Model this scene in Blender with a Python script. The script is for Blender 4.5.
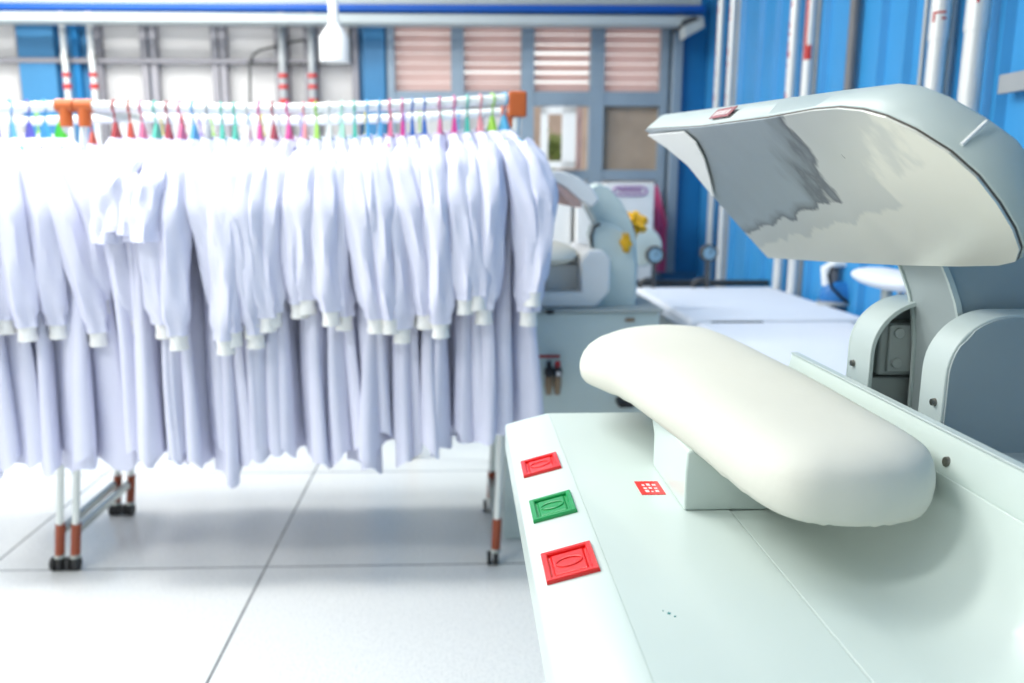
import bpy, bmesh, math, random
from mathutils import Vector, Matrix
sc = bpy.context.scene
for o in list(bpy.data.objects): bpy.data.objects.remove(o)
COL = sc.collection
PI = math.pi

# ------------------------------------------------------------------ camera
FPX, CX, CY, H = 820., 486., 341.5, 1.35          # focal length and principal point in pixels, eye height
TH = math.atan(156.5/FPX); PS = math.atan(26/FPX*math.cos(TH))
s_, c_ = math.sin, math.cos
FW = Vector((s_(PS)*c_(TH), c_(PS)*c_(TH), -s_(TH)))
RT = Vector((c_(PS), -s_(PS), 0)); UP = Vector((s_(PS)*s_(TH), c_(PS)*s_(TH), c_(TH)))
cam = bpy.data.cameras.new('camera'); co = bpy.data.objects.new('camera', cam); COL.objects.link(co)
co.matrix_world = Matrix((RT, UP, -FW)).transposed().to_4x4(); co.location = (0, 0, H)
cam.sensor_width = 36; cam.lens = FPX/1024*36; cam.shift_x = (512-CX)/1024
cam.clip_start = .02; cam.clip_end = 100
cam.dof.use_dof = True; cam.dof.focus_distance = 1.12; cam.dof.aperture_fstop = 3.0
sc.camera = co
def at(px, py, X=None, Y=None, Z=None):
    """point of the plane X=, Y= or Z= that the photograph shows at a pixel"""
    v = FW + RT*((px-CX)/FPX) + UP*((CY-py)/FPX)
    t = X/v.x if X is not None else Y/v.y if Y is not None else (Z-H)/v.z
    return Vector((0, 0, H)) + v*t

# ------------------------------------------------------------------ light
w = bpy.data.worlds.new('world'); sc.world = w; w.use_nodes = True
bg = w.node_tree.nodes['Background']; bg.inputs[0].default_value = (.965, .99, .97, 1); bg.inputs[1].default_value = 1.35
def area(name, loc, size, power, rot=(0, 0, 0), col=(1, 1, 1)):
    l = bpy.data.lights.new(name, 'AREA'); l.shape = 'RECTANGLE'; l.size, l.size_y = size; l.energy = power; l.color = col
    o = bpy.data.objects.new(name, l); COL.objects.link(o); o.location = loc; o.rotation_euler = rot; return o
area('unseen_ceiling_light', (-1.5, 2.2, 3.15), (2.4, .4), 60, col=(1, 1, .96))
area('unseen_ceiling_light', (-2.4, .5, 3.15), (2.0, .4), 45, col=(1, 1, .96))  # extra unseen lamp, added to brighten the fronts of the gowns
area('unseen_ceiling_light', (-.9, 3.5, 3.15), (1.5, .4), 40, col=(1, 1, .96))
area('unseen_ceiling_light', (-2.2, 4.3, 3.15), (2.0, .4), 70, col=(1, 1, .96))
sc.view_settings.view_transform = 'Standard'; sc.view_settings.look = 'None'
sc.view_settings.gamma = 1; sc.view_settings.use_curve_mapping = False; sc.view_settings.exposure = .14

# ------------------------------------------------------------------ materials
def mat(name, col, rough=.5, metal=0, bump=0, bscale=40, var=0, vscale=5, coat=0, spec=.5, trans=0, col2=None, emit=0):
    m = bpy.data.materials.new(name); m.use_nodes = True; nt = m.node_tree; b = nt.nodes['Principled BSDF']
    b.inputs['Base Color'].default_value = (*col, 1); b.inputs['Roughness'].default_value = rough
    b.inputs['Metallic'].default_value = metal; b.inputs['Coat Weight'].default_value = coat
    b.inputs['Specular IOR Level'].default_value = spec
    if emit:
        b.inputs['Emission Color'].default_value = (*col, 1); b.inputs['Emission Strength'].default_value = emit
    tc = nt.nodes.new('ShaderNodeTexCoord')
    if var or col2:
        n = nt.nodes.new('ShaderNodeTexNoise'); n.inputs['Scale'].default_value = vscale; n.inputs['Detail'].default_value = 5
        nt.links.new(tc.outputs['Object'], n.inputs['Vector'])
        r = nt.nodes.new('ShaderNodeValToRGB'); nt.links.new(n.outputs['Fac'], r.inputs['Fac'])
        c2 = col2 or tuple(max(0, x*(1-var)) for x in col)
        r.color_ramp.elements[0].color = (*c2, 1); r.color_ramp.elements[1].color = (*col, 1)
        r.color_ramp.elements[0].position = .35; r.color_ramp.elements[1].position = .65
        nt.links.new(r.outputs['Color'], b.inputs['Base Color'])
    if bump:
        n = nt.nodes.new('ShaderNodeTexNoise'); n.inputs['Scale'].default_value = bscale
        nt.links.new(tc.outputs['Object'], n.inputs['Vector'])
        bp = nt.nodes.new('ShaderNodeBump'); bp.inputs['Strength'].default_value = bump; bp.inputs['Distance'].default_value = .01
        nt.links.new(n.outputs['Fac'], bp.inputs['Height']); nt.links.new(bp.outputs['Normal'], b.inputs['Normal'])
    if trans:
        t = nt.nodes.new('ShaderNodeBsdfTranslucent'); t.inputs[0].default_value = (*col, 1)
        mx = nt.nodes.new('ShaderNodeMixShader'); mx.inputs[0].default_value = trans
        out = nt.nodes['Material Output']
        nt.links.new(b.outputs[0], mx.inputs[1]); nt.links.new(t.outputs[0], mx.inputs[2]); nt.links.new(mx.outputs[0], out.inputs[0])
    return m
M = dict(
    paint=mat('pale_green_enamel', (.61, .70, .665), .30, var=.03, vscale=3, coat=.15),
    palegrey=mat('pale_grey_enamel', (.60, .70, .69), .4, var=.04),
    hoodgrey=mat('grey_enamel', (.36, .42, .43), .38, var=.04),
    headgrey=mat('light_grey_enamel', (.51, .59, .58), .38, var=.04),
    pad=mat('cream_pad_cloth', (.68, .68, .61), .8, bump=.04, bscale=90, var=.03),
    steel=mat('steel', (.62, .62, .60), .35, 1, var=.2, vscale=20),
    darksteel=mat('dark_steel', (.12, .12, .12), .45, .8, var=.2),
    screw=mat('screw_metal', (.25, .24, .22), .35, 1, var=.2, vscale=90),
    castiron=mat('cast_grey_paint', (.42, .46, .45), .5, var=.1),
    seal=mat('dark_seam', (.10, .09, .08), .6, var=.2),
    redbtn=mat('red_plastic', (.80, .008, .008), .3, coat=.2, var=.05),
    grnbtn=mat('green_plastic', (.0, .30, .07), .3, coat=.2, var=.05),
    gown=mat('white_cotton', (.81, .825, .995), .9, trans=.12, bump=.15, bscale=30, var=.03, vscale=8),
    cuff=mat('white_rib_knit', (.93, .93, .92), .95, bump=.3, bscale=120, var=.03),
    white=mat('white_enamel', (.85, .86, .86), .35, var=.03),
    whitecloth=mat('white_table_padding', (.80, .83, .90), .85, bump=.1, var=.02),
    chrome=mat('rail_enamel', (.82, .86, .84), .25, .1, var=.04),
    tube=mat('grey_tube', (.50, .53, .50), .35, .6, var=.1),
    orange=mat('orange_plastic', (.58, .13, .03), .4, var=.1),
    rust=mat('brown_plastic', (.32, .065, .025), .45, var=.1),
    rubber=mat('black_rubber', (.02, .02, .022), .6, var=.1),
    bluewall=mat('blue_wall_paint', (.045, .31, .66), .4, var=.10, vscale=2.5),
    bluedeep=mat('deep_blue_paint', (.01, .20, .48), .45, var=.1),
    bluebeam=mat('royal_blue_pipe_paint', (.0, .085, .42), .4, var=.05),
    bluecol=mat('column_blue_paint', (.045, .21, .42), .45, var=.08),
    frame=mat('blue_grey_frame', (.28, .36, .44), .45, var=.05),
    framegrey=mat('grey_frame', (.30, .29, .32), .5, var=.08),
    slat=mat('pink_glass_louvre', (.86, .68, .64), .5, trans=.55, var=.12, vscale=4),
    pane=mat('frosted_pane', (.80, .79, .79), .4, trans=.55, var=.08, vscale=3),
    tan=mat('tan_curtain', (.48, .37, .28), .7, var=.2),
    tanwall=mat('tan_exterior_plaster', (.50, .36, .28), .8, var=.2),
    leaf=mat('foliage', (.22, .28, .06), .7, var=.5, vscale=30),
    ceilwhite=mat('white_duct', (.46, .51, .52), .5, var=.05),
    pipe=mat('white_pipe_jacket', (.80, .80, .78), .3, .25, var=.05),
    pipegrey=mat('grey_pipe_jacket', (.42, .44, .45), .4, .3, var=.1),
    pipebrown=mat('brown_grey_pipe', (.20, .19, .19), .5, var=.2),
    redink=mat('red_marking_paint', (.55, .03, .03), .5, var=.15),
    pinkcloth=mat('pink_cloth', (.80, .12, .28), .85, var=.2),
    yellow=mat('yellow_cloth', (.85, .48, .01), .6, var=.3, vscale=20),
    mauve=mat('mauve_ink', (.45, .25, .50), .6, var=.1),
    dialface=mat('blue_dial_face', (.25, .42, .55), .4, var=.1),
    ironblue=mat('blue_plastic', (.02, .20, .55), .35, var=.1),
    brass=mat('amber_bowl', (.30, .20, .12), .3, var=.2),
    pinklabel=mat('faded_pink_label', (.80, .60, .62), .5, var=.1),
    plum=mat('dull_red_label', (.36, .10, .12), .5, var=.3, vscale=60),
    labelwhite=mat('label_white', (.82, .78, .78), .5, var=.2, vscale=60),
    teal=mat('teal_speck', (.02, .25, .25), .5, var=.1),
)
def c(h): return tuple(((int(h[i:i+2], 16)/255)/12.92 if int(h[i:i+2], 16) < 11 else ((int(h[i:i+2], 16)/255+.055)/1.055)**2.4) for i in (0, 2, 4))
HUE = {'red': 'b02a38', 'orange red': 'c8452e', 'pink': 'e0709a', 'teal': '4fc3b0', 'crimson': 'a82848', 'blue': '4aa6dc', 'grey': 'a9aeb8',
       'magenta': 'd8409a', 'lime': 'a6dc58', 'mint': 'a8e0cc', 'deep blue': '3a6fc0', 'light blue': '64b8e4', 'indigo': '5a58c0',
       'salmon': 'e89aa4', 'yellow': 'd8cc60', 'white': 'e0e4e0', 'rose': 'd868a0', 'violet': '8a6ac8', 'green': '58d040'}
PL = {k: mat(k.replace(' ', '_')+'_hanger_plastic', c(v), .35, trans=.2, var=.04) for k, v in HUE.items()}

def floor_mat():
    m = bpy.data.materials.new('white_terrazzo_slabs'); m.use_nodes = True; nt = m.node_tree; b = nt.nodes['Principled BSDF']
    N = nt.nodes.new; L = nt.links.new
    tc = N('ShaderNodeTexCoord'); n = N('ShaderNodeTexNoise'); n.inputs['Scale'].default_value = 160; n.inputs['Detail'].default_value = 3
    L(tc.outputs['Object'], n.inputs['Vector'])
    r = N('ShaderNodeValToRGB'); L(n.outputs['Fac'], r.inputs['Fac'])
    r.color_ramp.elements[0].color = (.62, .64, .65, 1); r.color_ramp.elements[0].position = .30
    r.color_ramp.elements[1].color = (.90, .91, .90, 1); r.color_ramp.elements[1].position = .5
    n2 = N('ShaderNodeTexNoise'); n2.inputs['Scale'].default_value = 1.6; L(tc.outputs['Object'], n2.inputs['Vector'])
    sp = N('ShaderNodeSeparateXYZ'); L(tc.outputs['Object'], sp.inputs[0])
    def line(sock, off):
        a = N('ShaderNodeMath'); a.operation = 'SUBTRACT'; L(sock, a.inputs[0]); a.inputs[1].default_value = off
        q = N('ShaderNodeMath'); q.operation = 'PINGPONG'; L(a.outputs[0], q.inputs[0]); q.inputs[1].default_value = .495
        k = N('ShaderNodeMath'); k.operation = 'LESS_THAN'; L(q.outputs[0], k.inputs[0]); k.inputs[1].default_value = .0035
        return k.outputs[0]
    mx = N('ShaderNodeMath'); mx.operation = 'MAXIMUM'; L(line(sp.outputs[0], -.706), mx.inputs[0]); L(line(sp.outputs[1], 2.77), mx.inputs[1])
    mi = N('ShaderNodeMix'); mi.data_type = 'RGBA'; L(mx.outputs[0], mi.inputs['Factor']); L(r.outputs[0], mi.inputs['A']); mi.inputs['B'].default_value = (.04, .045, .06, 1)
    L(mi.outputs['Result'], b.inputs['Base Color'])
    mr = N('ShaderNodeMapRange'); L(n2.outputs['Fac'], mr.inputs[0]); mr.inputs[3].default_value = .14; mr.inputs[4].default_value = .30
    L(mr.outputs[0], b.inputs['Roughness'])
    return m
M['floor'] = floor_mat()

def plate_mat():
    """worn polished heating plate: cream near zone and grey far patch carry painted reflections, scorched streaks between"""
    m = bpy.data.materials.new('worn_plate_with_reflections'); m.use_nodes = True; nt = m.node_tree; b = nt.nodes['Principled BSDF']
    N = nt.nodes.new; L = nt.links.new
    tc = N('ShaderNodeTexCoord'); mp = N('ShaderNodeMapping'); L(tc.outputs['Object'], mp.inputs[0])
    mp.inputs['Scale'].default_value = (4, 6, 4)
    n = N('ShaderNodeTexNoise'); n.inputs['Scale'].default_value = 1.5; n.inputs['Detail'].default_value = 4; n.inputs['Roughness'].default_value = .55; L(mp.outputs[0], n.inputs['Vector'])
    sp = N('ShaderNodeSeparateXYZ'); L(tc.outputs['Object'], sp.inputs[0])
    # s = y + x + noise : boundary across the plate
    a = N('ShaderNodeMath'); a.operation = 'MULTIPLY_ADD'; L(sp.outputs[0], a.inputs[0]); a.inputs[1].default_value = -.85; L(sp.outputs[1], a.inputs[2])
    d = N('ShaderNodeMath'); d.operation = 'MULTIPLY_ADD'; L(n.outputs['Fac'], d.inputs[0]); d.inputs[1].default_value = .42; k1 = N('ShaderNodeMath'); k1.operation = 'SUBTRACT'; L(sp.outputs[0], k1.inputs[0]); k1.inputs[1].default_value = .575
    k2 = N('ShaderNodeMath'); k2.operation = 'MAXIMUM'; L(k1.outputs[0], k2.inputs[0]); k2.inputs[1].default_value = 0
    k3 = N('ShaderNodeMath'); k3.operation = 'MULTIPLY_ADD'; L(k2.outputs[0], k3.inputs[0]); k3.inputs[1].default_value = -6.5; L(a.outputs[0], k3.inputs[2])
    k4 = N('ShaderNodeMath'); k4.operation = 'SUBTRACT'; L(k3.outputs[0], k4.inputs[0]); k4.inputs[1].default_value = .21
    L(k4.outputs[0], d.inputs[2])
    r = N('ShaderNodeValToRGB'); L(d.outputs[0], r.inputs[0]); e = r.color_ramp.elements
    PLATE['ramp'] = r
    e[0].position = .0; e[0].color = (.84, .83, .75, 1); e[1].position = 1; e[1].color = (.40, .45, .48, 1)  # cream and grey tones paint in reflections of the buck and the floor
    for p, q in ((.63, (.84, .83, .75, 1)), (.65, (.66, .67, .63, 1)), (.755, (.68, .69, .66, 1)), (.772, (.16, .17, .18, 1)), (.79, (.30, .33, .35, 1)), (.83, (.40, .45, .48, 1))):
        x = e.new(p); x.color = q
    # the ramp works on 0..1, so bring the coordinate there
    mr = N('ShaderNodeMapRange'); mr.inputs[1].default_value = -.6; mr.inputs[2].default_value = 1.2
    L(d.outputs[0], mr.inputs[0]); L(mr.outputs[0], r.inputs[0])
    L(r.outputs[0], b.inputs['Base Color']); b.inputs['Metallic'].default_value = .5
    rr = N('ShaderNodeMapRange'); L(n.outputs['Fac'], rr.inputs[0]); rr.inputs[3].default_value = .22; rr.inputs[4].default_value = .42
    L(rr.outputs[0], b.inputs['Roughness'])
    return m
PLATE = {}
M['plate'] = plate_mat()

# ------------------------------------------------------------------ builders
def tag(o, label=None, cat=None, group=None, kind=None):
    for k, v in (('label', label), ('category', cat), ('group', group), ('kind', kind)):
        if v: o[k] = v
    return o
def empty(name, loc, label=None, cat=None, group=None, rz=0):
    o = bpy.data.objects.new(name, None); COL.objects.link(o); o.location = loc; o.rotation_euler.z = rz; o.empty_display_size = .1
    return tag(o, label, cat, group)
def rootloc(o):
    v = Vector((0, 0, 0))
    while o: v += o.location; o = o.parent
    return v
def obj(name, bm, m, parent=None, smooth=True, bevel=0, local=False, seg=3, ang=40):
    """world-space bmesh -> ONE mesh object (in its parent's space)"""
    bmesh.ops.recalc_face_normals(bm, faces=bm.faces)
    if parent and not local: bmesh.ops.translate(bm, verts=bm.verts, vec=-rootloc(parent))
    off = Vector((0, 0, 0))
    me = bpy.data.meshes.new(name); bm.to_mesh(me); bm.free()
    me.materials.append(M[m] if isinstance(m, str) else m)
    if smooth:
        me.shade_smooth() if hasattr(me, 'shade_smooth') else None
    o = bpy.data.objects.new(name, me); COL.objects.link(o)
    if parent: o.parent = parent
    if bevel:
        b = o.modifiers.new('bevel', 'BEVEL'); b.width = bevel; b.segments = seg; b.limit_method = 'ANGLE'; b.angle_limit = math.radians(ang)
        b.harden_normals = True
    elif smooth:
        try:
            me.set_sharp_from_angle(angle=math.radians(45))
        except Exception: pass
    return o
def struct(name, bm, m, **k): return tag(obj(name, bm, m, **k), kind='structure')
def B(): return bmesh.new()
def box(bm, x0, x1, y0, y1, z0, z1):
    v = [bm.verts.new((x, y, z)) for x in (x0, x1) for y in (y0, y1) for z in (z0, z1)]
    for f in ((0, 1, 3, 2), (4, 6, 7, 5), (0, 4, 5, 1), (2, 3, 7, 6), (0, 2, 6, 4), (1, 5, 7, 3)): bm.faces.new([v[i] for i in f])
    return bm
def loft(bm, rings, closed=True, cap0=True, cap1=True):
    R = [[bm.verts.new(p) for p in r] for r in rings]; n = len(R[0])
    for a, b in zip(R, R[1:]):
        for i in range(n if closed else n-1): bm.faces.new((a[i], a[(i+1) % n], b[(i+1) % n], b[i]))
    if cap0: bm.faces.new(R[0])
    if cap1: bm.faces.new(R[-1])
    return bm
def tube(bm, pts, r, n=12, cap=True, flat=1):
    pts = [Vector(p) for p in pts]; rad = r if isinstance(r, (list, tuple)) else [r]*len(pts)
    rings = []; prev = None
    for i, p in enumerate(pts):
        d = (pts[min(i+1, len(pts)-1)]-pts[max(i-1, 0)]).normalized()
        if prev is None: a = d.orthogonal().normalized()
        else: a = (prev - d*prev.dot(d)).normalized()
        prev = a; b = d.cross(a)
        rings.append([p + (a*math.cos(t)+b*math.sin(t)*flat)*rad[i] for t in [2*PI*k/n for k in range(n)]])
    return loft(bm, rings, True, cap, cap)
def prism_y(bm, prof, y0, y1):
    """XZ profile extruded along Y"""
    return loft(bm, [[(x, y0, z) for x, z in prof], [(x, y1, z) for x, z in prof]])
def prism(bm, pts, vec):
    vec = Vector(vec); return loft(bm, [[Vector(p) for p in pts], [Vector(p)+vec for p in pts]])
def disc(bm, cc, axis, r, h, n=24, r2=None):
    axis = Vector(axis).normalized(); cc = Vector(cc); return tube(bm, [cc, cc+axis*h], [r, r if r2 is None else r2], n)
def ball(bm, cc, rad, n=20):
    k = bmesh.ops.create_uvsphere(bm, u_segments=n, v_segments=n//2, radius=1)
    rx, ry, rz = rad
    for v in k['verts']: v.co = Vector((v.co.x*rx, v.co.y*ry, v.co.z*rz))+Vector(cc)
    return bm
def arc(cx_, cz, r, a0, a1, n=8): return [(cx_+r*math.cos(math.radians(a0+(a1-a0)*i/n)), cz+r*math.sin(math.radians(a0+(a1-a0)*i/n))) for i in range(n+1)]
def dup(o, loc=None, rz=None, parent=None):
    c2 = o.copy(); COL.objects.link(c2)
    if parent: c2.parent = parent
    for ch in list(o.children): dup(ch, parent=c2)
    if loc is not None: c2.location = loc
    if rz is not None: c2.rotation_euler.z = rz
    return c2

# ------------------------------------------------------------------ room
XW, YB = 1.62, 5.6
struct('floor', box(B(), -5, XW+.1, -1.6, YB+.1, -.05, 0), 'floor')
struct('ceiling', box(B(), -5, XW+.1, -1.6, YB+.1, 3.2, 3.3), 'white')
struct('wall_front', box(B(), -5, XW+.1, -1.7, -1.6, 0, 3.2), 'ceilwhite')
def zb(y): return at(500, y, Y=YB).z
def xb(x, y=60): return at(x, y, Y=YB).x
ztop, zmid0, zmid1, zl1, zl0 = zb(24), zb(92), zb(106), zb(170), zb(272)
openings = [(xb(-60), xb(22)), (xb(102), xb(145)), (xb(157), xb(215)), (xb(226), xb(278)), (xb(288), xb(307)), (xb(317), xb(354)),
            (xb(393), xb(453)), (xb(462), xb(523)), (xb(532), xb(592)), (xb(602), xb(662))]
def wall_back():
    bm = B(); prev = -5.
    box(bm, -5, XW+.1, YB, YB+.1, 0, zl0); box(bm, -5, XW+.1, YB, YB+.1, ztop, 3.4)
    for a, b in openings:
        box(bm, prev, a, YB, YB+.1, zl0, ztop); prev = b
    box(bm, prev, XW+.1, YB, YB+.1, zl0, ztop); return bm
struct('wall_back', wall_back(), 'bluecol', smooth=False)
for i, (a, b) in enumerate(openings):
    left = i < 6
    fm = 'framegrey' if left else 'frame'
    f = B(); t = .03 if left else .035
    e = .012; YJ = YB-.040-.0007*i; YH = YB-.034-.0007*i
    # frame: jambs, head, sill and transoms as one mesh
    box(f, a-t, a+e, YJ, YB+.06+.0003*i, zl0-.028, ztop+.028); box(f, b-e, b+t, YJ, YB+.06+.0003*i, zl0-.028, ztop+.028)
    bars = [(ztop-.01, ztop+.03), (zl0-.03, zl0+.02)]
    if left: bars += [(zb(65), zb(61)), (zb(150), zb(146))]
    else: bars += [(zmid1, zmid0), (zb(180), zl1)]
    for z0, z1 in bars: box(f, a-t+.002, b+t-.002, YH, YB+.055, z0, z1)
    W = struct('window_%d' % (i+1), f, fm, smooth=False)
    if left:
        p = B()
        for z0, z1 in ((zl0, zb(150)), (zb(146), zb(65)), (zb(61), ztop)):
            box(p, a, b, YB+.02, YB+.026, z0, z1)
        obj('window_pane', p, 'pane', W, smooth=False)
    else:
        p = B(); n = 7; hh = (ztop-zmid0)/n
        for k in range(n):
            z = zmid0+hh*(k+.5)
            op = {7: (2,), 8: (1, 2, 3, 4), 9: ()}.get(i, ())
            tilt = .028 if k in op else .008
            prism(p, [(a+e, YB+.01, z-hh*(.30 if k in op else .47)), (a+e, YB+.016, z-hh*(.30 if k in op else .47)), (a+e, YB+.016+tilt, z+hh*.47), (a+e, YB+.01+tilt, z+hh*.47)], (b-a-2*e, 0, 0))
        if i == 9: box(p, a+e, b-e, YB+.012, YB+.018, ztop-hh*.5, ztop-hh*.42)
        obj('louvre', p, 'slat', W, smooth=False)
        if i == 8:      # open casement
            sash = B(); x0, x1 = xb(541), xb(575); z0, z1 = zl1+.01, zmid1-.01
            def q(x, z, y=0): return Vector((x, YB-.06+y+(x-x0)*-.2, z))
            for (u0, u1, v0, v1) in ((x0, x0+.045, z0, z1), (x1-.085, x1, z0, z1), (x0, x1, z0, z0+.045), (x0, x1, z1-.045, z1)):
                prism(sash, [q(u0, v0), q(u1, v0), q(u1, v1), q(u0, v1)], (0, .035, 0))
            obj('open_sash', sash, 'white', W, smooth=False)
            st = box(B(), xb(578), xb(583), YB-.02, YB+.02, z0, z1); obj('sash_edge', st, 'slat', W, smooth=False)
        elif i == 9:
            obj('window_pane', box(B(), a, b, YB+.02, YB+.026, zl1, zmid1), 'tan', W, smooth=False)
        else:
            obj('window_pane', box(B(), a, b, YB+.02, YB+.026, zl0, zmid1), 'pane', W, smooth=False)
        if i >= 8: obj('lower_pane', box(B(), a, b, YB+.02, YB+.026, zl0, zb(180)), 'pane', W, smooth=False)
# blue columns standing proud of the window wall
struct('trim_1', box(B(), xb(22), xb(59), YB-.05, YB, 0, ztop), 'bluecol', bevel=.01)
struct('trim_2', box(B(), xb(364), xb(386), YB-.05, YB, 0, ztop), 'bluecol', bevel=.01)
struct('trim_3', box(B(), xb(680), XW, YB-.03, YB, zl0, 3.4), 'bluedeep', bevel=.01)
struct('trim_4', box(B(), xb(670), xb(680), YB-.09, YB, zl0, ztop+.05), 'frame', bevel=.01)
struct('trim_5', box(B(), xb(75), xb(82), YB-.04, YB, zb(110), ztop), 'bluedeep', bevel=.005)
struct('trim_6', box(B(), -5, xb(354), YB-.06, YB-.02, zb(66), zb(61)), 'framegrey', bevel=.005)
# high duct with blue pipe under the ceiling
bt = empty('ceiling_beam', (-1.5, 5.35, at(300, 13, Y=5.35).z), 'long white duct with a blue pipe across the top of the window wall', 'duct')
xr = at(704, 15, Y=5.3).x
obj('duct', box(B(), -5, xr, 5.3, 5.42, at(300, 23, Y=5.3).z, at(300, 13, Y=5.3).z), 'ceilwhite', bt, bevel=.01)
obj('pipe', tube(B(), [(-5, 5.31, at(300, 9.5, Y=5.3).z), (xr, 5.31, at(650, 8.5, Y=5.3).z)], .023, 16), 'bluebeam', bt)
obj('upper_tray', box(B(), -5, xr, 5.36, 5.5, at(300, 5, Y=5.36).z, at(300, -9, Y=5.36).z), 'ceilwhite', bt, bevel=.01)

# right wall: folded blue sheet with ribs
XF = XW
def wall_right():
    bm = B(); ys = []
    base = XW
    prof = [(base, -1.6)]
    feats = sorted([at(x, 50, X=XW).y for x in (776, 848, 906, 742, 824, 1002, 880, 760)])
    for fy in feats: prof += [(base, fy-.05), (base-.025, fy-.035), (base-.025, fy-.012), (base, fy+.003)]
    prof += [(base, YB), (base+.08, YB), (base+.08, -1.6)]
    loft(bm, [[(x, y, 0) for x, y in prof], [(x, y, 3.4) for x, y in prof]]); return bm
struct('wall_right', wall_right(), 'bluewall', smooth=False)

def patch(bm, x, y, r, z0, z1, a0, a1, n=6):
    """paint mark lying on a pipe"""
    R = []
    for rr in (r+.0012, r-.004):
        for z in (z0, z1): R.append([bm.verts.new((x+rr*math.cos(math.radians(a0+(a1-a0)*k/n)), y+rr*math.sin(math.radians(a0+(a1-a0)*k/n)), z)) for k in range(n+1)])
    o0, o1, i0, i1 = R
    for k in range(n):
        bm.faces.new((o0[k], o0[k+1], o1[k+1], o1[k])); bm.faces.new((i0[k], i1[k], i1[k+1], i0[k+1]))
        bm.faces.new((o0[k], i0[k], i0[k+1], o0[k+1])); bm.faces.new((o1[k], o1[k+1], i1[k+1], i1[k]))
    bm.faces.new((o0[0], o1[0], i1[0], i0[0])); bm.faces.new((o0[n], i0[n], i1[n], o1[n]))
def pipe(px, py, r, label, marks, plane='X', off=.05, material='pipe', joint=None, bands=()):
    p = at(px, py, X=XW-off) if plane == 'X' else at(px, py, Y=YB-off)
    t = empty('steam_pipe', (p.x, p.y, 0), label, 'pipe', 'wall pipes')
    zt = 3.35 if plane == 'X' else at(300, 22, Y=p.y).z+.12
    obj('pipe_tube', tube(B(), [(p.x, p.y, 0), (p.x, p.y, zt)], r, 20), material, t)
    zz = lambda y: (at(px, y, X=p.x) if plane == 'X' else at(px, y, Y=p.y)).z
    for (y0, y1, a0, a1) in marks:
        bm = B(); patch(bm, p.x, p.y, r+(.0035 if joint else 0), zz(y1), zz(y0), a0, a1); obj('red_marking', bm, 'redink', t, smooth=False)
    for y0, y1 in bands: obj('red_band', tube(B(), [(p.x, p.y, zz(y1)), (p.x, p.y, zz(y0))], r+.006, 20), 'redink', t)
    if joint: obj('pipe_joint', tube(B(), [(p.x, p.y, zz(joint)-.002), (p.x, p.y, zz(joint)+.5)], r+.003, 20), material, t)
    obj('bracket', box(B(), min(p.x, XW)-.01 if plane == 'X' else p.x-.02, XW if plane == 'X' else p.x+.02, p.y-.015, p.y+.015 if plane == 'X' else YB, zt-.35, zt-.32), 'steel', t)
def word(y, rows, a0=185, a1=235, seed=1):
    """irregular strokes like the weathered red writing on the jackets"""
    r = random.Random(seed); out = []
    for i in range(rows):
        h = r.uniform(3, 9); k = r.uniform(0, 22)
        out.append((y, y+h, a0+k, a1-r.uniform(0, 20))); y += h+r.uniform(1, 6)
    return out
pipe(719, 60, .021, 'white wall pipe with a faded red left edge nearest the room corner', word(0, 12, 180, 205, 3), off=.05)
pipe(731, 60, .022, 'white wall pipe with thin red writing, second from the room corner', word(-6, 16, 180, 212, 4), off=.05)
pipe(793, 50, .024, 'white wall pipe with sparse red strokes, third from the room corner', word(-10, 11, 180, 212, 5), off=.05)
pipe(809, 50, .025, 'white wall pipe with one thick red vertical stroke behind the raised press head', [(-30, 60, 190, 222), (46, 60, 222, 270)], off=.05)
pipe(937, 50, .028, 'silver wall pipe with a red digit above its joint', [(14, 16, 200, 270), (14, 24, 200, 212), (20, 22, 250, 275), (-8, 2, 200, 260)], joint=40, off=.06)
pipe(974, 50, .031, 'thick silver wall pipe with a red tip mark, nearest the camera', [(-8, 2, 225, 250), (2, 6, 228, 240)], joint=31, off=.07)
pipe(852, 50, .020, 'dark brown pipe standing between blue wall panels', [], off=.03, material='pipebrown')
pipe(923, 50, .009, 'thin grey conduit beside the silver pipe on the blue wall', [], off=.02, material='pipegrey')
pipe(738, 50, .012, 'slim grey pipe just right of the two corner pipes', [], off=.02, material='pipegrey')
pipe(817, 50, .010, 'slim grey pipe right of the pipe with the thick red stroke', [], off=.02, material='pipegrey')
pipe(949, 50, .014, 'slim grey pipe right of the silver pipe with the red digit', [], off=.02, material='pipegrey')
for px, lab in ((65, 'white pipe with two red bands before the blue panel, leftmost on the window wall'), (92, 'white pipe with two red bands, second from the left on the window wall'),
                (282.5, 'white pipe with red bands left of the pendant lamp'), (312, 'white pipe with red bands directly under the pendant lamp')):
    pipe(px, 60, .024 if px > 200 else .019, lab, [], plane='Y', off=.10, bands=((73, 77), (84, 89)) if px < 200 else ((74, 78), (85, 89), (99, 104)), material='pipe' if px < 200 else 'pipegrey')
# flat bar bracket on the near right wall
a, b = at(1003, 84, X=XW-.03), at(1060, 70, X=XW-.03)
tag(obj('wall_bar', box(B(), XW-.045, XW-.027, b.y-.4, a.y, a.z-.03, a.z+.025), 'pipegrey', bevel=.003), 'flat grey metal bar fixed along the blue right wall', 'bar')
# thin conduit loop on left windows
pp = [at(x, y, Y=YB-.08) for x, y in ((250, 104), (250, 62), (253, 55), (260, 50), (278, 46), (292, 42), (305, 40))]
tag(obj('conduit', tube(B(), pp, .008, 8), 'darksteel'), 'thin dark bent conduit crossing the left windows towards the pipes', 'conduit')
pp = [at(x, y, Y=YB-.08) for x, y in ((246, 64), (346, 64), (350, 60), (350, 24))]
tag(obj('conduit', tube(B(), pp, .009, 8), 'darksteel'), 'dark straight conduit turning up beside the pendant lamp', 'conduit')
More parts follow.
